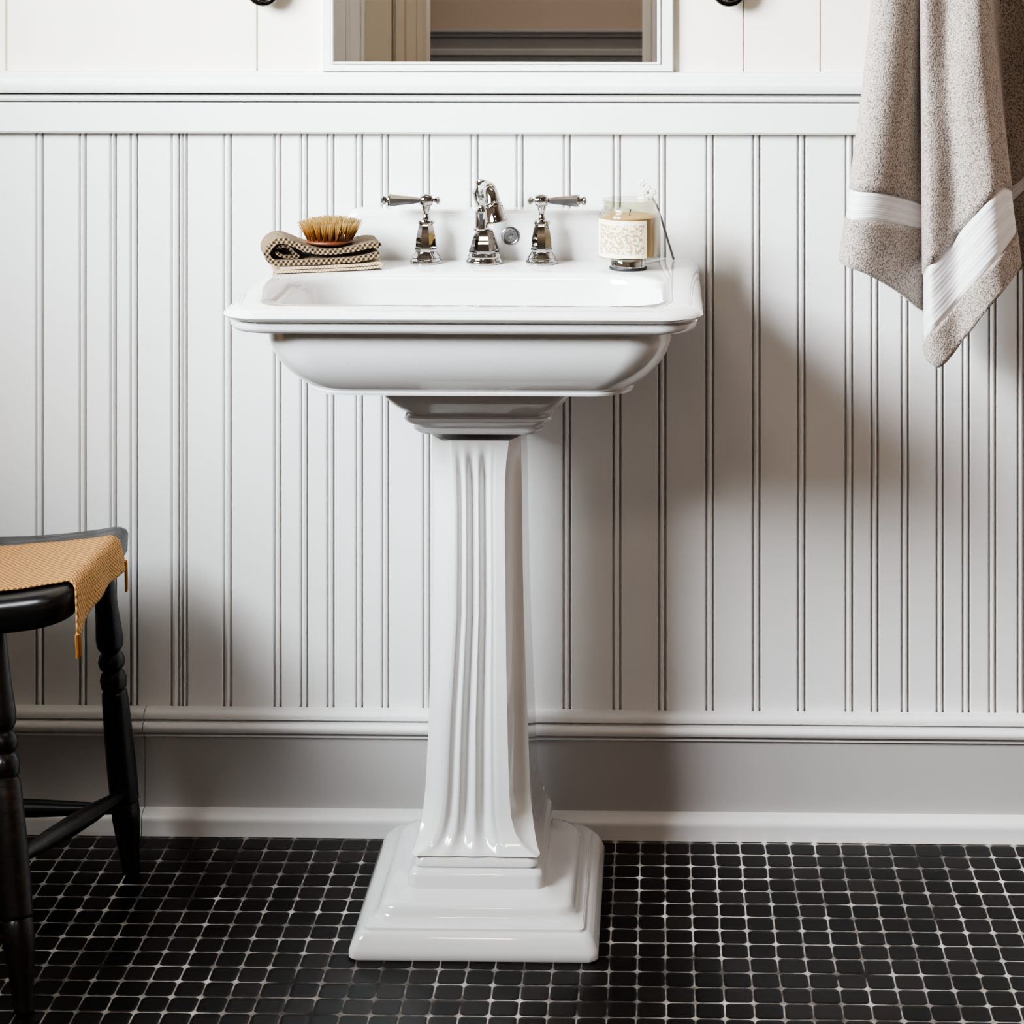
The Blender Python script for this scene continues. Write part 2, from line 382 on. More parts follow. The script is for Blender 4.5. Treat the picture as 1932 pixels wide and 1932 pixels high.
bm = bmesh.new(); box(bm, mx(694, ml), mx(742, ml), YF, YF + .05, 0, 2.3); struct('trim_4', bm, M['greige'], smooth=False)
pr = [(mx(560, ml), 0), (mx(560, ml), .018), (mx(628, ml), .018), (mx(634, ml), .010), (mx(652, ml), .010), (mx(654, ml), .016), (mx(660, ml), .016), (mx(662, ml), .010), (mx(682, ml), .010), (mx(684, ml), .030), (mx(693, ml), .030), (mx(693, ml), 0)]
bm = bmesh.new(); a = [bm.verts.new((u, YF + v, 0)) for u, v in pr]; b = [bm.verts.new((u, YF + v, 2.3)) for u, v in pr]
for i in range(len(pr)):
    j = (i + 1) % len(pr); bm.faces.new((a[i], a[j], b[j], b[i]))
bm.faces.new(a); bm.faces.new(b); struct('trim_6', bm, M['white'], smooth=False)
HY = -5.4; hl = D + abs(HY)
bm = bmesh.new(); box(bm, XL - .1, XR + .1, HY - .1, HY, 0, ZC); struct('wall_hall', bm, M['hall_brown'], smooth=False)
zr = H - (55 + 100) / F_PX * hl
pr = [(HY, 0), (HY + .02, 0), (HY + .02, zr - .11), (HY + .032, zr - .105), (HY + .032, zr - .085), (HY + .016, zr - .08), (HY + .016, zr - .035), (HY + .03, zr - .03), (HY + .03, zr - .012), (HY + .045, zr - .01), (HY + .045, zr), (HY, zr)]
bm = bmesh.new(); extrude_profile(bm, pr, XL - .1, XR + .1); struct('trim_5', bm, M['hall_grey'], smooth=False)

# ------------------------------------------------------------------ mirror above the rail
Ym = -.022
fx0, fx1, gx0, gx1 = X(605, Ym), X(1271, Ym), X(627, Ym), X(1240, Ym)
fz0, gz0 = zz(135), Z(118, Ym); fz1 = fz0 + .78; gz1 = fz1 - (gz0 - fz0)
mir = thing('wall_mirror', 'white framed mirror on the wall above the sink, reflecting a doorway', 'mirror', ((fx0 + fx1) / 2, 0, fz0))
inv = Matrix.Translation(-Vector(mir.location))
bm = bmesh.new()
def frame_ring(inset, y):
    t = inset
    return [Vector((fx0 + (gx0 - fx0) * t, y, fz0 + (gz0 - fz0) * t)), Vector((fx1 + (gx1 - fx1) * t, y, fz0 + (gz0 - fz0) * t)), Vector((fx1 + (gx1 - fx1) * t, y, fz1 + (gz1 - fz1) * t)), Vector((fx0 + (gx0 - fx0) * t, y, fz1 + (gz1 - fz1) * t))]
rings = [frame_ring(0, -.0005), frame_ring(0, -.010), frame_ring(.08, -.012), frame_ring(.68, -.012), frame_ring(.72, -.0105), frame_ring(.78, -.0105), frame_ring(.82, -.014), frame_ring(.95, -.014), frame_ring(1, -.012), frame_ring(1, -.004)]
loft(bm, rings + [rings[0]], False, False); bmesh.ops.transform(bm, matrix=inv, verts=bm.verts)
finish('frame', bm, M['paint'], mir, smooth=False)
bm = bmesh.new(); box(bm, gx0 - .002, gx1 + .002, -.009, -.0045, gz0 - .002, gz1 + .002); bmesh.ops.transform(bm, matrix=inv, verts=bm.verts)
o = finish('mirror_glass', bm, M['mirror'], mir, smooth=False); o['label'] = 'reflecting mirror glass'

# two round metal knobs on the boards
def knob(px, py, label):
    p = at(px, py, 0); t = thing('wall_hook', label, 'hook', (p.x, 0, p.z), 0, 'round metal hooks on the upper boards')
    bm = bmesh.new(); mt = axis_mat((0, 0, 0), (0, -1, 0))
    lathe(bm, [(.0195, 0), (.0195, .002), (.015, .004), (.008, .007), (.0065, .014)], 24, mt); finish('hook_rosette', bm, M['nickel'], t)
    bm = bmesh.new(); lathe(bm, [(.0065, .013), (.013, .014), (.022, .018), (.0265, .023), (.0270, .026), (.0255, .0285), (.0225, .029), (.0215, .0275), (.0205, .0275), (.019, .030), (.012, .0335), (.001, .0345)], 32, mt); finish('hook_head', bm, M['knob'], t)
knob(503, -22, 'round dark metal hook head on the cream boards left of the mirror'); knob(1375, -21, 'round dark metal hook head on the cream boards right of the mirror')

# ------------------------------------------------------------------ pedestal sink
sink = thing('pedestal_sink', 'white glazed pedestal sink with fluted column standing on the black tiles', 'sink')
ZD = Z(492, -.045, 920)                                            # deck height
cen = lambda a, b, Y: ((X(a, Y) + X(b, Y)) / 2, abs(X(b, Y) - X(a, Y)) / 2)
Yr = -.478                                                         # widest point of the rim at the front
cxr, hwr = cen(424, 1327, -.425)
zr_ = lambda py: Z(py, Yr, 885)
yi_f = atz(880, 572, ZD + .003).y; yi_b = atz(900, 517, ZD).y
cxi, hwi = cen(516, 1246, yi_f + .03)
yb = -.018; R = []
z0 = ZD - .125
# inside of the bowl, from the drain outward
for t in (0.04, .3, .6, .8):
    R.append((cxi, hwi * .78 * t, yi_b - .04 + (1 - t) * -.085, yi_f + .045 + (1 - t) * .085, .02 + .05 * t, .02 + .04 * t, z0 + .012 * t * t))
R += [(cxi, hwi * .86, yi_b - .022, yi_f + .03, .085, .06, z0 + .018), (cxi, hwi * .92, yi_b - .012, yi_f + .018, .09, .06, z0 + .042), (cxi, hwi * .965, yi_b - .005, yi_f + .008, .095, .058, z0 + .08),
      (cxi, hwi * .99, yi_b - .001, yi_f + .002, .10, .055, ZD - .014), (cxi, hwi, yi_b, yi_f, .10, .054, ZD - .005), (cxi, hwi + .003, yi_b + .003, yi_f - .003, .10, .053, ZD - .001), (cxi, hwi + .008, yi_b + .008, yi_f - .007, .10, .05, ZD + .0015)]
# deck and rolled rim
zt, zm, zl = ZD + .0015, zr_(598), zr_(612)
dz = zt - zl
for k, (ins, zf) in enumerate(((.030, 0), (.020, -.03), (.012, -.13), (.005, -.30), (.001, -.5), (0, -.62), (.002, -.8), (.006, -.93), (.011, -1.0))):
    yfk = Yr - .004 + ins; R.append((cxr, hwr - ins, yb, yfk, .012, .052, zt + zf * dz))
zb1, zb2 = zr_(616), zr_(633)
R += [(cxr, hwr - .0105, yb, Yr + .0085, .012, .05, zl - .001), (cxr, hwr - .0075, yb, Yr + .006, .012, .05, zb1), (cxr, hwr - .0085, yb, Yr + .006, .012, .05, (zb1 + zb2) / 2), (cxr, hwr - .012, yb, Yr + .010, .012, .05, zb2), (cxr, hwr - .02, yb, Yr + .017, .012, .05, zb2 - .002)]
# body below
Yb = Yr + .03
cxb, hwb = cen(503, 1268, Yb + .045); zb_ = lambda py, Y: Z(py, Y, 885)
R += [(cxb, hwb + .004, yb, Yb - .004, .012, .055, zb2 - .0015)]
for py, ins in ((640, 0), (655, .0015), (675, .006), (695, .014), (712, .024), (724, .034), (733, .043), (738, .050)):
    R.append((cxb, hwb - ins, yb, Yb + ins * .8, .012, .06, zb_(py, Yb + ins * .8)))
yl = Yb + .041
R += [(cxb, hwb - .053, yb, yl + .001, .012, .055, zb_(739.5, yl)), (cxb, hwb - .051, yb, yl - .001, .012, .055, zb_(742, yl)), (cxb, hwb - .052, yb, yl, .012, .055, zb_(747, yl)), (cxb, hwb - .058, yb, yl + .006, .012, .05, zb_(749, yl))]
bm = bmesh.new(); loft(bm, [rrect(*r, n=12) for r in R]); finish('basin', bm, M['ceramic'], sink, angle=50)
zu = zb_(749, yl)
# drain in the bowl
bm = bmesh.new(); lathe(bm, [(.022, 0), (.022, .003), (.016, .004), (.014, .002), (.001, .002)], 24, Matrix.Translation((cxi, (yi_f + yi_b) / 2 + .0, z0 + .0005))); finish('drain', bm, M['chrome'], sink)
# backsplash
bx0, bx1 = X(652, -.045), X(1202, -.045); zs = Z(396, -.045, 920)
bm = bmesh.new()
def splash(y, d):
    r = .02; pts = [Vector((bx1 - d, y, ZD - .02)), ]
    for k in range(7):
        a = PI / 2 * k / 6; pts.append(Vector((bx1 - d - r + r * math.cos(a), y, zs - d - r + r * math.sin(a))))
    for k in range(7):
        a = PI / 2 + PI / 2 * k / 6; pts.append(Vector((bx0 + d + r + r * math.cos(a), y, zs - d - r + r * math.sin(a))))
    return pts + [Vector((bx0 + d, y, ZD - .02))]
loft(bm, [splash(-.010, 0), splash(-.036, 0), splash(-.041, .0015), splash(-.044, .005), splash(-.045, .009)]); finish('backsplash', bm, M['ceramic'], sink)
p = at(963, 445, -.046); bm = bmesh.new(); mt = axis_mat((p.x, -.0445, p.z), (0, -1, 0))
lathe(bm, [(.0138, 0), (.0138, .002), (.012, .0032), (.0105, .0022), (.0085, .0022), (.008, .0032), (.006, .0032), (.0055, .0018), (.004, .0018), (.0035, .0036), (.0005, .004)], 28, mt)
ov = finish('overflow_cover', bm, M['nickel'], sink); ov['label'] = 'round chrome overflow cover'
# capital (flared neck under the bowl)
Yk = -.335
cxk, _ = cen(720, 1080, Yk + .03); hk = lambda a, b: abs(X(b, Yk + .03) - X(a, Yk + .03)) / 2
zk = lambda py: Z(py, Yk, 900)
bm = bmesh.new(); rr = []
for py, w, dy in ((745, 182, 0), (752, 178, .002), (760, 172, .005), (770, 163, .010), (780, 152, .016), (789, 140, .022), (793.5, 134, .025), (795, 131, .027), (796.5, 131, .027), (798, 139, .023), (802, 141, .022), (808, 138, .024), (815, 128, .030), (819, 121, .034), (820.5, 118, .036), (822, 118, .036), (823, 124, .033), (826, 123, .033), (831, 118, .035), (833, 112, .040), (836, 98, .048)):
    w2 = w / (F_PX / (D + Yk + .03)); rr.append(rrect(cxk, w2, -.07 - w2 * .0, Yk + dy, .02, .018 + .006 * 1, zk(py), 8))
loft(bm, rr); finish('capital', bm, M['ceramic'], sink, angle=38)
# plinth: stepped base, front profile located on the floor
A_ = atz(890, 1815, 0).y; B_y = A_ + .014; zB = Z(1752, B_y, 890); C_y = atz(890, 1738, zB).y; zDd = Z(1702, C_y + .010, 890)
E_y = atz(890, 1679, zDd + .004).y; zF = Z(1645, E_y, 890); zG = Z(1622, E_y + .010, 890)
c0, h0 = cen(655, 1126, A_ + .012); cB, hB = cen(684, 1100, B_y + .008); cC, hC = cen(720, 1088, C_y + .02); cE, hE = cen(764, 1019, E_y + .005)
pb = -.052; xs = (c0 + cE) / 2
bm = bmesh.new(); cc = c0 + .002
def ring(h, yf, z, r=.012, back=pb): return rrect(cc, h, back, yf, r + .02, r, z, 6)
bk2 = pb - .018
zs2 = zDd - zB
rr = [ring(h0 - .002, A_ + .001, 0), ring(h0, A_, .002), ring(h0, A_, .010), ring(h0 - .002, A_ + .0015, zB * .38, back=pb - .002), ring(h0 - .0055, A_ + .004, zB * .60, back=pb - .004), ring(h0 - .010, A_ + .0075, zB * .78, back=pb - .007), ring(hB + .0035, B_y - .003, zB - .0045, back=pb - .010),
      ring(hB + .0005, B_y - .0005, zB - .0042, .010, pb - .013), ring(hB, B_y, zB - .003, .009, pb - .0135), ring(hB - .0005, B_y + .0003, zB - .0006, .009, pb - .014), ring(hB - .002, B_y + .0015, zB, .009, pb - .016), ring(hC + .013, C_y - .009, zB + .0008, .014, bk2 - .004), ring(hC + .006, C_y - .004, zB + .002, .018, bk2 - .010), ring(hC + .0025, C_y - .001, zB + .005, .022, bk2 - .014),
      ring(hC + .0005, C_y + .0005, zB + zs2 * .45, .024, bk2 - .017), ring(hC - .001, C_y + .0015, zB + zs2 * .70, .024, bk2 - .019), ring(hC - .004, C_y + .004, zB + zs2 * .88, .024, bk2 - .022), ring(hC - .009, C_y + .009, zDd - .0006, .022, bk2 - .027), ring(hC - .014, C_y + .014, zDd, .020, bk2 - .032), ring(hE + .010, E_y - .008, zDd + .002, .014, bk2 - .05), ring(hE + .003, E_y - .002, zDd + .005, .012, bk2 - .055)]
loft(bm, rr); finish('plinth', bm, M['ceramic'], sink, angle=38)
# column shaft: octagonal with concave chamfers, three reeds, flared foot
Yc_b, Yc_t = E_y + .026, Yk + .052
bm = bmesh.new(); rr = []
zt_, zb_c = zk(836), zG
dep_f = lambda z: Yc_b + (Yc_t - Yc_b) * (z - zb_c) / (zt_ - zb_c)
samples = [(831, 815, 850, 960, 983, 0), (850, 815, 851, 958, 983, 0), (870, 816, 853, 955, 983, .6), (900, 818, 855, 953, 984, 1), (960, 819, 857, 952, 985, 1), (1060, 818, 857, 953, 986, 1), (1160, 817, 856, 954, 988, 1), (1260, 813, 850, 955, 991, 1), (1360, 809, 843, 957, 995, 1), (1440, 806, 839, 959, 998, 1), (1500, 803, 836, 961, 1000, 1), (1540, 799, 832, 964, 1003, .9), (1570, 794, 824, 972, 1007, .8), (1592, 788, 812, 984, 1011, .6), (1606, 782, 798, 998, 1015, .4), (1616, 777, 782, 1014, 1019, .1)]
for py, a, b, c_, d_, fl in samples:
    z = Z(py, -.30, 900); Yf = dep_f(z)
    k = max(0, (py - 1540) / 80); Yf -= .020 * k * k
    z = Z(py, Yf, 900)
    Yo = Yf + .030 * (1 - .7 * k)
    xa, xd = X(a, Yo), X(d_, Yo); xb, xc = X(b, Yf), X(c_, Yf)
    ring_ = []
    n_f = 42                                                       # reeded front face, left to right
    for i in range(n_f + 1):
        t = i / n_f; xx = xb + (xc - xb) * t; dy = 0
        u = (t - .06) / .74
        if 0 <= u <= 1:
            v = (u * 3) % 1.0                                       # groove then reed
            dy = .0105 * fl * (.5 + .5 * math.cos(2 * PI * (v - .18))) * min(1, 6 * u, 6 * (1 - u))
        ring_.append(Vector((xx, Yf + dy, z)))
    for i in range(1, 9):                                           # right concave chamfer
        t = i / 8; q = math.sin(PI * t) * .004 * fl; ring_.append(Vector((xc + (xd - xc) * t - q * .6, Yf + (Yo - Yf) * t + q, z)))
    ring_ += [Vector((xd, Yo + .004, z)), Vector((xd + .0005, -.135, z)), Vector((xd - .02, -.10, z)), Vector((xa + .02, -.10, z)), Vector((xa - .0005, -.135, z)), Vector((xa, Yo + .004, z))]
    for i in range(0, 8):
        t = i / 8; q = math.sin(PI * t) * .004 * fl; ring_.append(Vector((xa + (xb - xa) * t + q * .6, Yo + (Yf - Yo) * t + q, z)))
    rr.append(ring_)
# foot mouldings under the shaft
rr = rr[::1]
loft(bm, rr); finish('column', bm, M['ceramic'], sink, angle=48)
bm = bmesh.new(); hq = hE
lo = [(hq + .001, E_y - .001, zDd + .0005), (hq + .0005, E_y, zDd + .006), (hq, E_y, zF - .008), (hq - .002, E_y + .002, zF - .003), (hq - .007, E_y + .007, zF), (hq - .009, E_y + .009, zF + .001), (hq - .009, E_y + .009, zF + .002), (hq - .007, E_y + .007, zF + .004), (hq - .0075, E_y + .007, zF + .008), (hq - .012, E_y + .011, zG + .004), (hq - .02, E_y + .018, zG + .007)]
loft(bm, [rrect(cE + .004, h, -.085, yf, .012, .012, z, 6) for h, yf, z in lo]); finish('column_foot', bm, M['ceramic'], sink, angle=40)

# ------------------------------------------------------------------ taps
YT = -.078
PPM = F_PX / (D + YT)
def tap(px, s, label):
    """s=-1 lever points left"""
    t = thing('lever_tap', label, 'tap', (X(px, YT), YT, ZD + .0019), 0, 'chrome lever taps on the sink deck')
    bm = bmesh.new(); lathe(bm, [(.0232, 0), (.0240, .002), (.0235, .0045), (.0215, .006), (.0205, .0075), (.0215, .009), (.0205, .0105), (.0175, .0135), (.0160, .017)], 32); finish('tap_base', bm, M['chrome'], t)
    bm = bmesh.new(); lathe(bm, [(.0155, .016), (.0163, .019), (.0172, .021), (.0172, .023), (.0160, .025), (.0155, .036), (.0135, .046), (.0112, .055), (.0100, .058)], 8, rot=PI / 8); finish('tap_body', bm, M['chrome'], t, angle=20)
    bm = bmesh.new(); lathe(bm, [(.0100, .0565), (.0125, .058), (.0128, .0605), (.0120, .063), (.0080, .064), (.0062, .066), (.0045, .071), (.0040, .075), (.0055, .078), (.0068, .084), (.0075, .088), (.0070, .091), (.003, .092)], 24); finish('tap_stem', bm, M['chrome'], t)
    zh = .0925; bm = bmesh.new(); mt = Matrix.Translation((0, 0, zh)) @ Matrix.Rotation(s * PI / 2, 4, 'Y')
    lathe(bm, [(.001, -.0215), (.0045, -.0205), (.0068, -.0175), (.0045, -.0145), (.003, -.0125), (.0035, -.0105), (.0075, -.009), (.0095, -.004), (.0100, 0), (.0090, .005), (.0065, .009), (.004, .0105)], 20, mt); finish('tap_hub', bm, M['chrome'], t)
    bm = bmesh.new(); lathe(bm, [(.0042, .010), (.0045, .013), (.0058, .020), (.0078, .040), (.0092, .050), (.0096, .0525), (.0090, .0535)], 8, mt, PI / 8); lv = finish('lever', bm, M['nickel'], t, angle=25); lv['label'] = 'dark tapered lever grip'
    bm = bmesh.new(); lathe(bm, [(.0092, .0533), (.0100, .0545), (.0095, .056), (.0055, .057), (.004, .0585), (.0062, .061), (.0070, .0635), (.0055, .066), (.001, .0675)], 20, mt); finish('lever_tip', bm, M['chrome'], t)
    return t
tap(804, -1, 'chrome lever tap with its handle pointing left, on the sink deck'); tap(1022, 1, 'chrome lever tap with its handle pointing right, on the sink deck')
sp = thing('faucet_spout', 'chrome basin spout with bell outlet between the two lever taps', 'faucet', (X(914, YT), YT, ZD + .0019))
bm = bmesh.new(); lathe(bm, [(.0262, 0), (.0272, .002), (.0265, .005), (.0245, .007), (.0240, .009), (.0250, .011), (.0235, .013), (.0222, .0155)], 36); finish('spout_base', bm, M['chrome'], sp)
bm = bmesh.new(); lathe(bm, [(.0225, .015), (.0240, .0175), (.0240, .020), (.0225, .022), (.0190, .034), (.0145, .046), (.0125, .050)], 8, rot=PI / 8); finish('spout_body', bm, M['chrome'], sp, angle=20)
bm = bmesh.new(); tl = Matrix.Translation((-.004, 0, 0)); lathe(bm, [(.0125, .049), (.0130, .051), (.0105, .053), (.0100, .056), (.0098, .074), (.0105, .077), (.0085, .080), (.0062, .082), (.0058, .084), (.0085, .088), (.0118, .094), (.0135, .101), (.0145, .105), (.0125, .109), (.0095, .113), (.0088, .116), (.0098, .119), (.0085, .123), (.001, .1245)], 24, tl); finish('spout_neck', bm, M['chrome'], sp)
bm = bmesh.new(); box(bm, -.0065, -.0015, -.0106, -.0085, .057, .074); sl = finish('neck_slot', bm, M['dark'], sp, smooth=False); sl['label'] = 'dark slot in the neck'
z0s = .112
bm = bmesh.new(); pts = spline([(-.003, -.002, .100), (.001, -.020, .112), (.008, -.040, .117), (.013, -.056, .114), (.0165, -.064, .104), (.019, -.068, .092)], 6)
n_ = len(pts); tube(bm, pts, [.0075 + .0045 * (i / (n_ - 1)) for i in range(n_)], 20); finish('spout_arm', bm, M['chrome'], sp)
bm = bmesh.new(); d_ = Vector((.20, -.14, -1)); mt = axis_mat(Vector((.0178, -.067, .099)), d_)
lathe(bm, [(.0105, 0), (.0115, .002), (.0130, .003), (.0128, .006), (.0138, .0075), (.0134, .010), (.0150, .021), (.0160, .027), (.0168, .029), (.0165, .031), (.0150, .031), (.0135, .024), (.001, .022)], 28, mt); finish('spout_outlet', bm, M['chrome'], sp)

# ------------------------------------------------------------------ candle jar on its chrome foot
YJ = -.128; jx = X(1185, YJ); cj = Vector((X(1188, YJ), YJ, ZD + .0019))
st = thing('candle_stand', 'small chrome disc stand under the candle jar on the sink deck', 'stand', (X(1185, YJ), YJ, ZD + .0019))
bm = bmesh.new(); lathe(bm, [(.0262, 0), (.0268, .001), (.0268, .003), (.0258, .0036), (.0258, .0155), (.0250, .0165)], 40); finish('stand_body', bm, M['chrome'], st)
bm = bmesh.new(); lathe(bm, [(.0270, .0002), (.0275, .0010), (.0275, .0030), (.0270, .0036), (.0255, .0036), (.0255, .0002)], 40, cap0=False, cap1=False); o = finish('stand_rim', bm, M['dark'], st); o['label'] = 'dark base rim'
ja = thing('candle_jar', 'glass jar candle with cream embossed label on the right of the sink deck', 'candle', (cj.x, cj.y, cj.z + .0165))
rj = .0455
bm = bmesh.new(); lathe(bm, [(.041, 0), (rj - .001, .001), (rj, .004), (rj, .062), (rj - .0015, .066), (rj - .005, .069), (rj - .0065, .072), (rj - .0065, .077), (rj - .0055, .0785), (rj - .0062, .080), (rj - .005, .083), (rj - .0055, .085), (rj - .0075, .0845), (rj - .009, .081), (rj - .009, .070), (rj - .004, .063), (rj - .003, .060), (rj - .003, .004), (.001, .0035)], 48); finish('jar_glass', bm, M['glass'], ja)
bm = bmesh.new(); lathe(bm, [(rj - .006, .0036), (rj - .0032, .005), (rj - .0032, .060), (rj - .005, .061), (.001, .0605)], 48); finish('wax', bm, M['wax'], ja)
bm = bmesh.new(); tube(bm, [(0, 0, .060), (.0005, 0, .066), (.0015, 0, .070)], .0009, 6); finish('wick', bm, M['dark'], ja)
bm = bmesh.new(); uvl = bm.loops.layers.uv.new('UVMap'); na = 28; vs = []
a0, a1 = -PI / 2 - 1.35, -PI / 2 + .58
for i in range(na + 1):
    a = a0 + (a1 - a0) * i / na; vs.append([bm.verts.new(((rj + .0006) * math.cos(a), (rj + .0006) * math.sin(a), z)) for z in (.0045, .0585)])
for i in range(na):
    f = bm.faces.new((vs[i][0], vs[i + 1][0], vs[i + 1][1], vs[i][1]))
    for lp, uv in zip(f.loops, ((i / na, 0), ((i + 1) / na, 0), ((i + 1) / na, 1), (i / na, 1))): lp[uvl].uv = uv
o = finish('jar_label', bm, M['label'], ja, recalc=False); o['label'] = 'cream embossed paper label'
# flower sprig leaning behind the jar
b0 = at(1271, 490, -.045); b0.z = ZD + .003
pts = spline([b0, at(1256, 440, -.060), at(1241, 393, -.080), at(1232, 376, -.085), at(1222, 362, -.087)], 6); base_p = Vector((b0.x, b0.y, ZD))
fl = thing('flower_sprig', 'thin grey stem with tiny white blossoms leaning behind the candle jar', 'flower', base_p)
bm = bmesh.new(); tube(bm, [p - base_p for p in pts], .0017, 8); finish('stem', bm, M['stem'], fl)
for i, (px, py) in enumerate(((1211, 346), (1222, 354), (1232, 362), (1216, 362), (1226, 372))):
    c = at(px, py, -.088) - base_p; bm = bmesh.new()
    for k in range(5):
        a = 2 * PI * k / 5 + i; ball(bm, c + Vector((math.cos(a) * .0030, -.0012, math.sin(a) * .0030)), .0026, 8, (1, .45, 1))
    ball(bm, c + Vector((0, -.001, 0)), .0016, 8)
    s_ = pts[-1] - base_p if i < 3 else pts[-3] - base_p
    tube(bm, [s_, c], .0007, 6); finish('blossom', bm, M['petal'], fl)

# ------------------------------------------------------------------ folded cloths and brush on the deck
def ribbon(path, th, depth, taper=0, wob=.0):
    """thick cloth strip following path (x,z), swept along y; UV in metres"""
    pts = [Vector((a, 0, b)) for a, b in path]; n = len(pts); bm = bmesh.new(); uvl = bm.loops.layers.uv.new('UVMap')
    L = [0]
    for a, b in zip(pts, pts[1:]): L.append(L[-1] + (b - a).length)
    nrm = []
    for i in range(n):
        t = (pts[min(i + 1, n - 1)] - pts[max(i - 1, 0)]).normalized(); nrm.append(Vector((-t.z, 0, t.x)))
    prof = []                                                        # closed outline: out along one side, back along the other
    for i in range(n): prof.append((pts[i] + nrm[i] * th / 2, L[i]))
    tdir = (pts[-1] - pts[-2]).normalized()
    for k in range(1, 5):
        a = PI * k / 5; prof.append((pts[-1] + nrm[-1] * th / 2 * math.cos(a) + tdir * th / 2 * math.sin(a), L[-1] + .001 * k))
    for i in reversed(range(n)): prof.append((pts[i] - nrm[i] * th / 2, L[-1] + .006 + (L[-1] - L[i])))
    tdir = (pts[0] - pts[1]).normalized()
    for k in range(1, 5):
        a = PI * k / 5; prof.append((pts[0] - nrm[0] * th / 2 * math.cos(a) + tdir * th / 2 * math.sin(a), 2 * L[-1] + .006 + .001 * k))
    ny = 14; m_ = len(prof); V = []
    for j in range(ny + 1):
        y = depth * j / ny
        V.append([bm.verts.new((p.x, y + wob * math.sin(p.x * 70 + p.z * 50), p.z)) for p, l in prof])
    for j in range(ny):
        for i in range(m_):
            k = (i + 1) % m_; f = bm.faces.new((V[j][i], V[j][k], V[j + 1][k], V[j + 1][i]))
            u0, u1 = prof[i][1], prof[k][1] if k else prof[i][1] + .001
            for lp, uv in zip(f.loops, ((u0, depth * j / ny), (u1, depth * j / ny), (u1, depth * (j + 1) / ny), (u0, depth * (j + 1) / ny))): lp[uvl].uv = uv
    # end caps as quad strip between both sides
    for j, flip in ((0, False), (ny, True)):
        row = V[j]
        for i in range(n - 1):
            q = [row[i], row[i + 1], row[2 * n + 4 - 2 - i], row[2 * n + 4 - 1 - i]]
            f = bm.faces.new(q)
            for lp in f.loops: lp[uvl].uv = (lp.vert.co.x, lp.vert.co.z)
        f = bm.faces.new(row[n - 1:n + 5]); f2 = bm.faces.new(row[2 * n + 4:] + [row[0]] )
        for q in (f, f2):
            for lp in q.loops: lp[uvl].uv = (lp.vert.co.x, lp.vert.co.z)
    return bm
cl = atz(512, 520, ZD); sc = 1.0 / (F_PX / (D + cl.y + .02)); RZ = math.radians(15)
def lp_(pts, cr=math.cos(RZ)): return [((px - 512) * sc / cr, (518 - py) * sc) for px, py in pts]
def sm(path, sub=6): return [(v.x, v.z) for v in spline([(a, 0, b) for a, b in path], sub)]
tan_path = sm(lp_([(517, 514.5), (560, 514.8), (620, 514.5), (680, 513.5), (706, 511.5), (715, 508), (707, 505.5), (680, 507.3), (640, 508.2), (560, 508.6), (530, 508.6)]))
tcloth = thing('folded_tan_cloth', 'flat folded tan cloth under the brown woven cloth on the sink deck', 'cloth', (cl.x, cl.y, ZD + .0022), RZ)
finish('cloth_fold', ribbon(tan_path, 4.6 * sc, .085, wob=.0005), M['tan'], tcloth, angle=60)
wf_path = sm(lp_([(707, 472), (690, 471), (665, 476), (630, 480.5), (600, 480), (572, 473), (550, 463), (530, 456.5), (513, 463), (504, 477), (507, 491), (522, 498.5), (560, 499), (620, 498.5), (670, 496.5), (704, 489)]))
wcloth = thing('folded_waffle_cloth', 'brown open-weave cloth rolled at its left end under the round brush', 'cloth', (cl.x, cl.y + .004, ZD + .0022), RZ)
finish('cloth_fold', ribbon(wf_path, 11.0 * sc, .080, wob=.0008), M['waffle'], wcloth, angle=70)
bm = bmesh.new(); lin = sm(lp_([(512, 478), (517, 468), (530, 463), (545, 468), (556, 478), (572, 488), (545, 494), (522, 493), (512, 487), (512, 478)]), 4)[:-1]  # added dark core closing the hollow of the roll, in place of shade
loft(bm, [[Vector((a, y, b)) for a, b in lin] for y in (.022, .070)]); o = finish('fold_shade_plug', bm, M['waffle_dark'], wcloth, angle=60); o['label'] = 'dark plug inside the rolled cloth, coloured as its shade'
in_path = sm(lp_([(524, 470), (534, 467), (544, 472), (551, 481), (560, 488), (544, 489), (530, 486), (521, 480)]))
o = finish('inner_fold', ribbon(in_path, 6 * sc, .070), M['waffle_dark'], wcloth, angle=70); o.location = (0, .004, 0); o['label'] = 'inner roll of the cloth, coloured darker as if in shade'
bc = Vector((X(622, cl.y + .055), cl.y + .058, 0)); zbr = ZD + .0022 + (518 - 472) * sc + .0018
br = thing('scrub_brush', 'round wooden brush with straw bristles up on the folded cloth', 'brush', (bc.x, bc.y, zbr), .3)
rb_ = 46 * sc
bm = bmesh.new(); lathe(bm, [(rb_ * .7, -.001), (rb_ * .95, .0005), (rb_ * 1.0, .0025), (rb_ * .99, .0045), (rb_ * .9, .006)], 36); finish('brush_head', bm, M['brushwood'], br)
bm = bmesh.new(); uvl = bm.loops.layers.uv.new('UVMap'); hb = 50 * sc
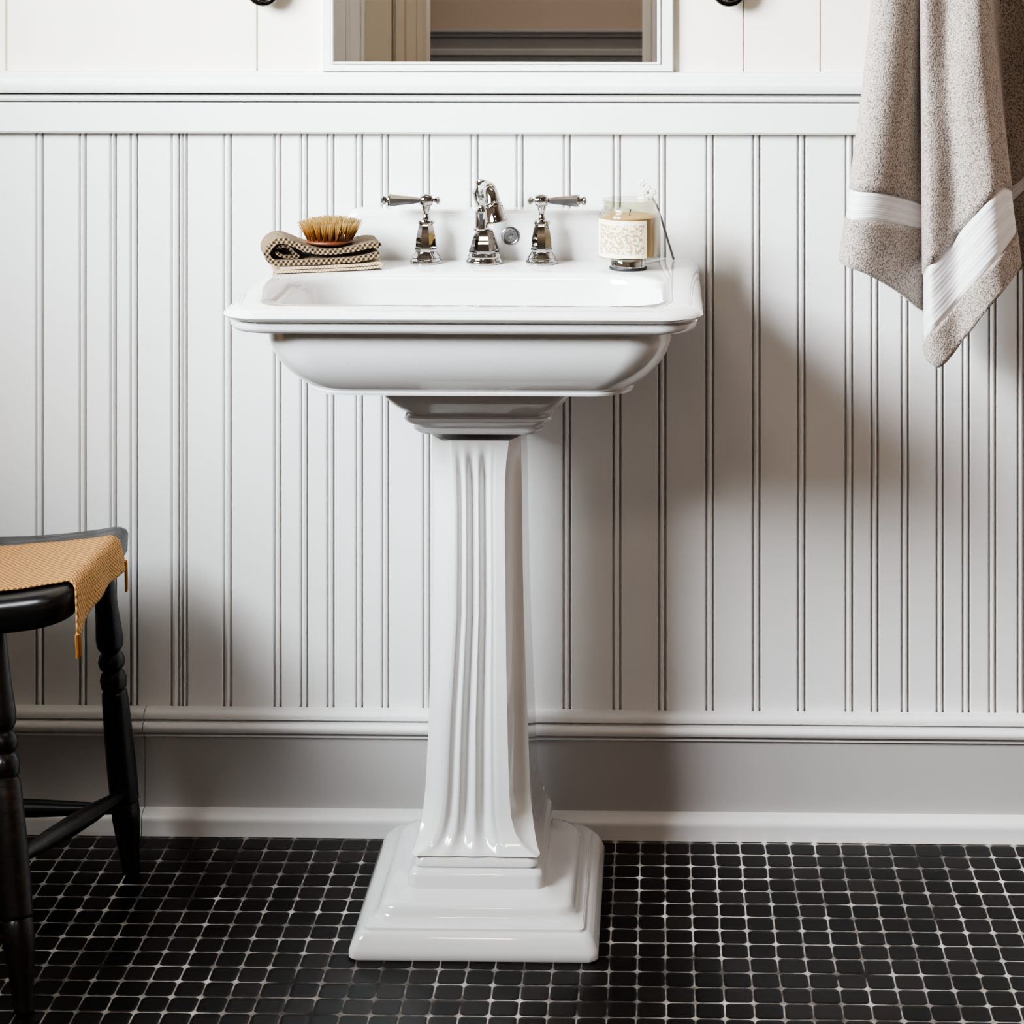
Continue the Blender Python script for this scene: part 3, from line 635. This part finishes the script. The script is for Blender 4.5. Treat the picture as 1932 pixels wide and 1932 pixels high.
for ringi, cnt in ((1.0, 24), (.78, 19), (.56, 14), (.34, 9), (.12, 4)):
    for k in range(cnt):
        a = 2 * PI * k / cnt + ringi * 3; base = Vector((math.cos(a), math.sin(a), 0)) * rb_ * .92 * ringi
        for s in range(14):
            jx_, jy_ = random.gauss(0, .0011), random.gauss(0, .0011)
            b = base + Vector((jx_ * .35, jy_ * .35, .005)); top = Vector((math.cos(a), math.sin(a), 0)) * 56 * sc * ringi * (.97 + random.random() * .05) + Vector((jx_ * 2.6, jy_ * 2.6, hb * (1 - .16 * ringi ** 3) * random.uniform(.95, 1.03)))
            mid = (b + top) / 2 + Vector((0, 0, .001)); uu = random.random(); vr = []
            for q, r, v in ((b, .00045, 0), (mid, .0005, .5), (top, .0004, 1)):
                vr.append(([bm.verts.new(q + Vector((math.cos(w) * r, math.sin(w) * r, 0))) for w in (0, 2.1, 4.2)], v))
            for (r0, v0), (r1, v1) in zip(vr, vr[1:]):
                for i in range(3):
                    f = bm.faces.new((r0[i], r0[(i + 1) % 3], r1[(i + 1) % 3], r1[i]))
                    for lp, v in zip(f.loops, (v0, v0, v1, v1)): lp[uvl].uv = (uu, v)
o = finish('bristles', bm, M['bristle'], br, smooth=False, recalc=False); o['kind'] = 'stuff'; o['label'] = 'straw coloured bristles, dark at the roots'

# ------------------------------------------------------------------ stool with turned legs
SB, SF = -.125, -.452                                              # seat back / front
sxr = X(247, SB); SW = .44; sxc = sxr - SW / 2; ST = Z(985, SB, 247); TH = .046
stool = thing('wooden_stool', 'worn black wooden stool with saddle seat and turned legs at left', 'stool', (sxc, (SB + SF) / 2, 0))
inv = Matrix.Translation(-Vector(stool.location))
def add(name, bm, mat, root, **kw):
    bmesh.ops.transform(bm, matrix=Matrix.Translation(-Vector(root.location)), verts=bm.verts); return finish(name, bm, mat, root, **kw)
def saddle(xx):
    t = min(1, abs((xx - sxc) / (SW / 2))); return ST - .020 * (1 - t ** 2.2)
bm = bmesh.new(); out = rrect(sxc, SW / 2, SB, SF, .022, .040, 0, 8)
# resample straight sides for the curve
def dens(r, step=.02):
    o_ = []
    for a, b in zip(r, r[1:] + r[:1]):
        n = max(1, int((b - a).length / step)); o_ += [a + (b - a) * (k / n) for k in range(n)]
    return o_
outd = dens(out); ctr = Vector((sxc, (SB + SF) / 2, 0)); rr = []
def sring(ins, dz, top):
    r = []
    for v in outd:
        dv = v - ctr; q = Vector((v.x - ins * (1 if dv.x > 0 else -1) * min(1, abs(dv.x) / .15), v.y - ins * (1 if dv.y > 0 else -1) * min(1, abs(dv.y) / .1), 0)); r.append(Vector((q.x, q.y, saddle(q.x) + dz)))
    return r
rr = [sring(.03, -TH, 0), sring(.012, -TH, 0), sring(.004, -TH + .003, 0), sring(0, -TH + .010, 0), sring(-.001, -.012, 0), sring(.001, -.006, 0), sring(.006, -.001, 0), sring(.012, 0, 0), sring(.05, 0, 0), sring(.08, 0, 0), sring(.10, 0, 0), sring(.12, 0, 0), sring(.14, 0, 0), sring(.155, 0, 0)]
loft(bm, rr); add('seat', bm, M['wood'], stool, angle=45)
leg_prof = [(0, .0140), (.06, .0150), (.16, .0165), (.245, .0195), (.270, .0185), (.283, .0150), (.290, .0125), (.298, .0165), (.315, .0192), (.335, .0180), (.348, .0130), (.356, .0165), (.375, .0192), (.400, .0180), (.412, .0150), (.418, .0178), (.44, .0188), (.56, .0203), (.68, .0212), (.765, .0205), (.772, .0180), (.780, .0195), (.82, .0203), (.87, .0180), (.93, .0145), (1.0, .0125)]
def leg(top, bot, k=1.0):
    bm = bmesh.new(); d = Vector(bot) - Vector(top); L = d.length; lathe(bm, [(r * k, t * L) for t, r in leg_prof], 24, axis_mat(Vector(top), d)); add('leg', bm, M['wood'], stool, angle=35)
fb = atz(46, 1908, .0); bb = atz(248, 1645, .0)
zt1 = ST - TH + .004
ft = at(-12, 1195, SF + .04); bt = at(193, 1070, SB - .045)
ft.z = saddle(ft.x) - TH + .006; bt.z = saddle(bt.x) - TH + .006
LG = {}
for nm, tp, bo in (('fr', ft, fb), ('br', bt, bb)):
    LG[nm] = (tp, bo); leg(tp, bo)
    tp2, bo2 = Vector((2 * sxc - tp.x, tp.y, tp.z)), Vector((2 * sxc - bo.x, bo.y, bo.z)); LG[nm + 'l'] = (tp2, bo2); leg(tp2, bo2)
def on(nm, z): tp, bo = LG[nm]; t = (tp.z - z) / (tp.z - bo.z); return tp + (bo - tp) * t
def stretcher(a, b, r=.0125):
    bm = bmesh.new(); pts = [a + (b - a) * t for t in (0, .1, .3, .5, .7, .9, 1)]; tube(bm, pts, [r * q for q in (.6, .75, 1.1, 1.2, 1.1, .75, .6)], 14); add('stretcher', bm, M['wood'], stool)
stretcher(on('br', .115), on('fr', .165), .0115); stretcher(on('brl', .115), on('frl', .165), .0115)
stretcher(on('br', .092), on('brl', .092), .0115); stretcher(on('fr', .23), on('frl', .23), .0115)

# cloth draped over the stool's right end
cy_b = lambda u: -.190 - .004 * math.sin(u * 6); hang = .056
NU, NV = 84, 30; x_l = sxc - .15
flat = sxr - x_l
loc0 = Vector((sxr - .1, -.3, ST)); bm = bmesh.new(); uvl = bm.loops.layers.uv.new('UVMap'); G = []
cloth = tag(bpy.data.objects.new('x', None), '', '')
bpy.data.objects.remove(cloth)
def cpt(i, j, off=0.):
    s = (flat + hang) * i / NU; v = j / NV
    yb_, yf_ = -.202, -.405 - .012 * min(1, s / flat)
    hz = max(0, s - flat + .010)
    Yc = yb_ + (yf_ - yb_) * v
    Yc += (.004 * math.sin(s * 30) * (1 - 2 * v)) - (.030 * (v ** 3)) * min(1, hz / .06) + .016 * (1 - v) ** 3 * min(1, hz / .06)
    # cut the hanging edge: the corners hang lower than the middle
    hlen = max(0, s - flat)
    if s <= flat - .010:
        xx = x_l + s; zz_ = saddle(xx) + .0042
    else:
        R_ = .014; q = s - (flat - .010)
        a = min(q / R_, PI / 2 * .93); xx = x_l + flat - .010 + R_ * math.sin(a); zz_ = saddle(sxr - .01) + .0042 - R_ * (1 - math.cos(a))
        rest = max(0, q - R_ * PI / 2 * .93)
        drop = rest * (.78 + .55 * v ** 4 + .10 * (1 - v) ** 4)
        zz_ -= drop * math.sin(1.46); xx += drop * math.cos(1.46) + .002 * math.sin(v * 14) * min(1, rest / .03)
    wv = .0006 * math.sin(s * 55 + v * 9) + .0006 * math.sin(v * 25)
    return Vector((xx, Yc, zz_ + abs(wv) + off))
for i in range(NU + 1): G.append([bm.verts.new(cpt(i, j)) for j in range(NV + 1)])
for i in range(NU):
    for j in range(NV):
        f = bm.faces.new((G[i][j], G[i][j + 1], G[i + 1][j + 1], G[i + 1][j]))
        for lp, (a, b) in zip(f.loops, ((i, j), (i, j + 1), (i + 1, j + 1), (i + 1, j))): lp[uvl].uv = ((flat + hang) * a / NU, .225 * b / NV)
bmesh.ops.recalc_face_normals(bm, faces=bm.faces)
clo = thing('stool_cloth', 'ochre woven cloth draped over the right end of the black stool', 'cloth', (sxr - .12, -.30, ST))
o = add('cloth_sheet', bm, M['burlap'], clo, angle=80)
sol = o.modifiers.new('thickness', 'SOLIDIFY'); sol.thickness = .0026; sol.offset = 0
def fringe(c0, n, ln, dy):
    bm = bmesh.new()
    for k in range(n):
        p0 = c0 + Vector((random.uniform(-.0015, .0015), dy * (k / max(1, n - 1) - .5), 0)); l_ = ln * random.uniform(.88, 1.05)
        tube(bm, [p0 + Vector((0, 0, .012)), p0 + Vector((.001, random.uniform(-.001, .001), -l_ * .5)), p0 + Vector((.001, random.uniform(-.002, .002), -l_))], [.0022, .0022, .0018], 7)
    add('tassel', bm, M['fringe'], clo)
fringe(cpt(NU, NV) + Vector((0, .004, 0)), 4, .020, .010); fringe(cpt(NU, 0) + Vector((0, -.004, 0)), 3, .030, .007)

# ------------------------------------------------------------------ hanging towel
TYm = -.085
# columns across the towel: (px_top, px_bottom, hem py, depth offset, band top row distance)
cols = [(1648, 1586, 492, -.030, 82, 137), (1660, 1600, 503, -.054, 88, 142), (1685, 1640, 520, -.056, 104, 157), (1715, 1690, 548, -.034, 124, 176), (1737, 1728, 578, -.006, 146, 196), (1748, 1744, 592, .010, 152, 200),
        (1752, 1752, 640, .004, 90, 170), (1741, 1745, 662, -.040, 20, 146), (1744, 1756, 684, -.066, 54, 182), (1756, 1775, 691, -.068, 80, 205), (1785, 1812, 648, -.057, 78, 201), (1815, 1850, 600, -.072, 72, 192), (1842, 1885, 556, -.074, 66, 184), (1858, 1908, 524, -.056, 62, 170), (1866, 1923, 498, -.040, 60, 140),
        (1872, 1920, 506, -.012, 90, 145), (1882, 1912, 520, .012, 130, 166), (1905, 1925, 510, .014, 138, 166), (1930, 1950, 490, .010, 140, 168), (1960, 1985, 462, -.006, 140, 168), (1985, 2020, 440, .000, 140, 168)]
NVt = 70; SUB = 6
def cat(i0, t, k):
    g = lambda i: cols[max(0, min(len(cols) - 1, i))][k]
    p0, p1, p2, p3 = g(i0 - 1), g(i0), g(i0 + 1), g(i0 + 2)
    return .5 * ((2 * p1) + (p2 - p0) * t + (2 * p0 - 5 * p1 + 4 * p2 - p3) * t * t + (3 * p1 - p0 - 3 * p2 + p3) * t ** 3)
colsd = []
for i in range(len(cols) - 1):
    for k in range(SUB): colsd.append([cat(i, k / SUB, q) for q in range(6)])
colsd.append(list(cols[-1]))
TOPY = -330
HEMB, BANDH, LOWH = 0, 0, 0
rows = []                                                            # distance above the hem in px (None = proportional)
ds = [0, 3, 8, 16, 26, 38, 50, 62, 74, 86, 98, 110, 122, 134, 146, 158, 172]
def tpt(c, d=None, t=None):
    pt, pb_, hem, dy, dl, du = c
    py = hem - d if d is not None else (hem - du) + (TOPY - (hem - du)) * t
    f = py / hem
    if py < 0: px = pt + (1700 + (pt - 1700) * .25 - pt) * (py / TOPY) * .75; dd = dy * (1 - .6 * py / TOPY)
    else: px = pt + (pb_ - pt) * f ** 1.15; dd = dy * (1 + .25 * f)
    dd += .0025 * math.sin(px * .05 + py * .013)
    return at(px, py, TYm + dd)
grid = []
for c in colsd:
    dl, du = c[4], c[5]
    grid.append([tpt(c, d=dl * k / 8) for k in range(8)] + [tpt(c, d=dl + (du - dl) * k / 7) for k in range(8)] + [tpt(c, t=(k + 1) / 40) for k in range(40)])
tw = thing('hanging_towel', 'taupe terry towel with pale woven border hanging at the right', 'towel', at(1790, 0, TYm))
def tsheet(j0, j1, name, mat, th, label=None):
    bm = bmesh.new(); uvl = bm.loops.layers.uv.new('UVMap')
    V = [[bm.verts.new(p) for p in line[j0:j1 + 1]] for line in grid]
    for i in range(len(V) - 1):
        for j in range(len(V[0]) - 1):
            f = bm.faces.new((V[i][j], V[i + 1][j], V[i + 1][j + 1], V[i][j + 1]))
            for lp, (a, b) in zip(f.loops, ((i, j), (i + 1, j), (i + 1, j + 1), (i, j + 1))): lp[uvl].uv = (a * .004, b * .012)
    bmesh.ops.recalc_face_normals(bm, faces=bm.faces)
    o = add(name, bm, mat, tw, angle=180); s = o.modifiers.new('thickness', 'SOLIDIFY'); s.thickness = th; s.offset = 0
    if label: o['label'] = label
    return o
J0, J1 = 8, 15
tsheet(J1, len(grid[0]) - 1, 'towel_body', M['terry'], .007)
tsheet(J0, J1, 'woven_border', M['band'], .0035, 'pale flat woven border')
tsheet(0, J0, 'towel_hem', M['terry'], .007)
# wall peg the towel hangs from (above the frame)
pg = at(1712, TOPY, TYm); zpg = pg.z
peg = thing('wall_peg', 'dark metal wall peg holding the taupe towel', 'hook', (pg.x + .02, 0, zpg - .01))
bm = bmesh.new(); mt = axis_mat((0, 0, 0), (0, -1, 0)); lathe(bm, [(.022, 0), (.022, .004), (.009, .008), (.008, .15), (.013, .155), (.015, .162), (.010, .168), (.001, .169)], 24, mt); finish('peg_rod', bm, M['knob'], peg)

# ------------------------------------------------------------------ light
def area(name, loc, rot, size, sy, power, col):
    l = bpy.data.lights.new(name, 'AREA'); l.shape = 'RECTANGLE'; l.size = size; l.size_y = sy; l.energy = power; l.color = col
    o = bpy.data.objects.new(name, l); C.objects.link(o); o.location = loc; o.rotation_euler = rot; return o
w = area('window_daylight', (XL - .20, -1.55, 2.00), (0, 0, 0), 1.2, .95, 58, (.90, .94, 1)); w.data.spread = math.radians(67)
w.rotation_euler = (Vector((.06, 0, 1.17)) - w.location).to_track_quat('-Z', 'Y').to_euler()
c_ = area('upper_wall_wash', (.05, -.42, 2.3), (0, 0, 0), .7, .15, 3.5, (1, .80, .55)); c_.rotation_euler = (math.radians(-12), 0, 0)  # added warm wash down the upper wall, no fitting modelled for it
f_ = area('warm_fill_light', (-.3, -3.0, ZC - .03), (0, 0, 0), .5, .4, 13, (1, .84, .70))  # added overhead fill, also brightens the wall seen in the mirror
h_ = area('hall_fill_light', (0, -4.8, ZC - .03), (0, 0, 0), .6, .4, 26, (1, .90, .78))  # added light that lifts the reflected hall, not a fixture
wd = bpy.data.worlds.new('world'); bpy.context.scene.world = wd; wd.use_nodes = True
wd.node_tree.nodes['Background'].inputs[0].default_value = (.75, .85, 1, 1); wd.node_tree.nodes['Background'].inputs[1].default_value = .3
vs_ = bpy.context.scene.view_settings; vs_.view_transform = 'AgX'; vs_.look = 'AgX - High Contrast'; vs_.exposure = -.20
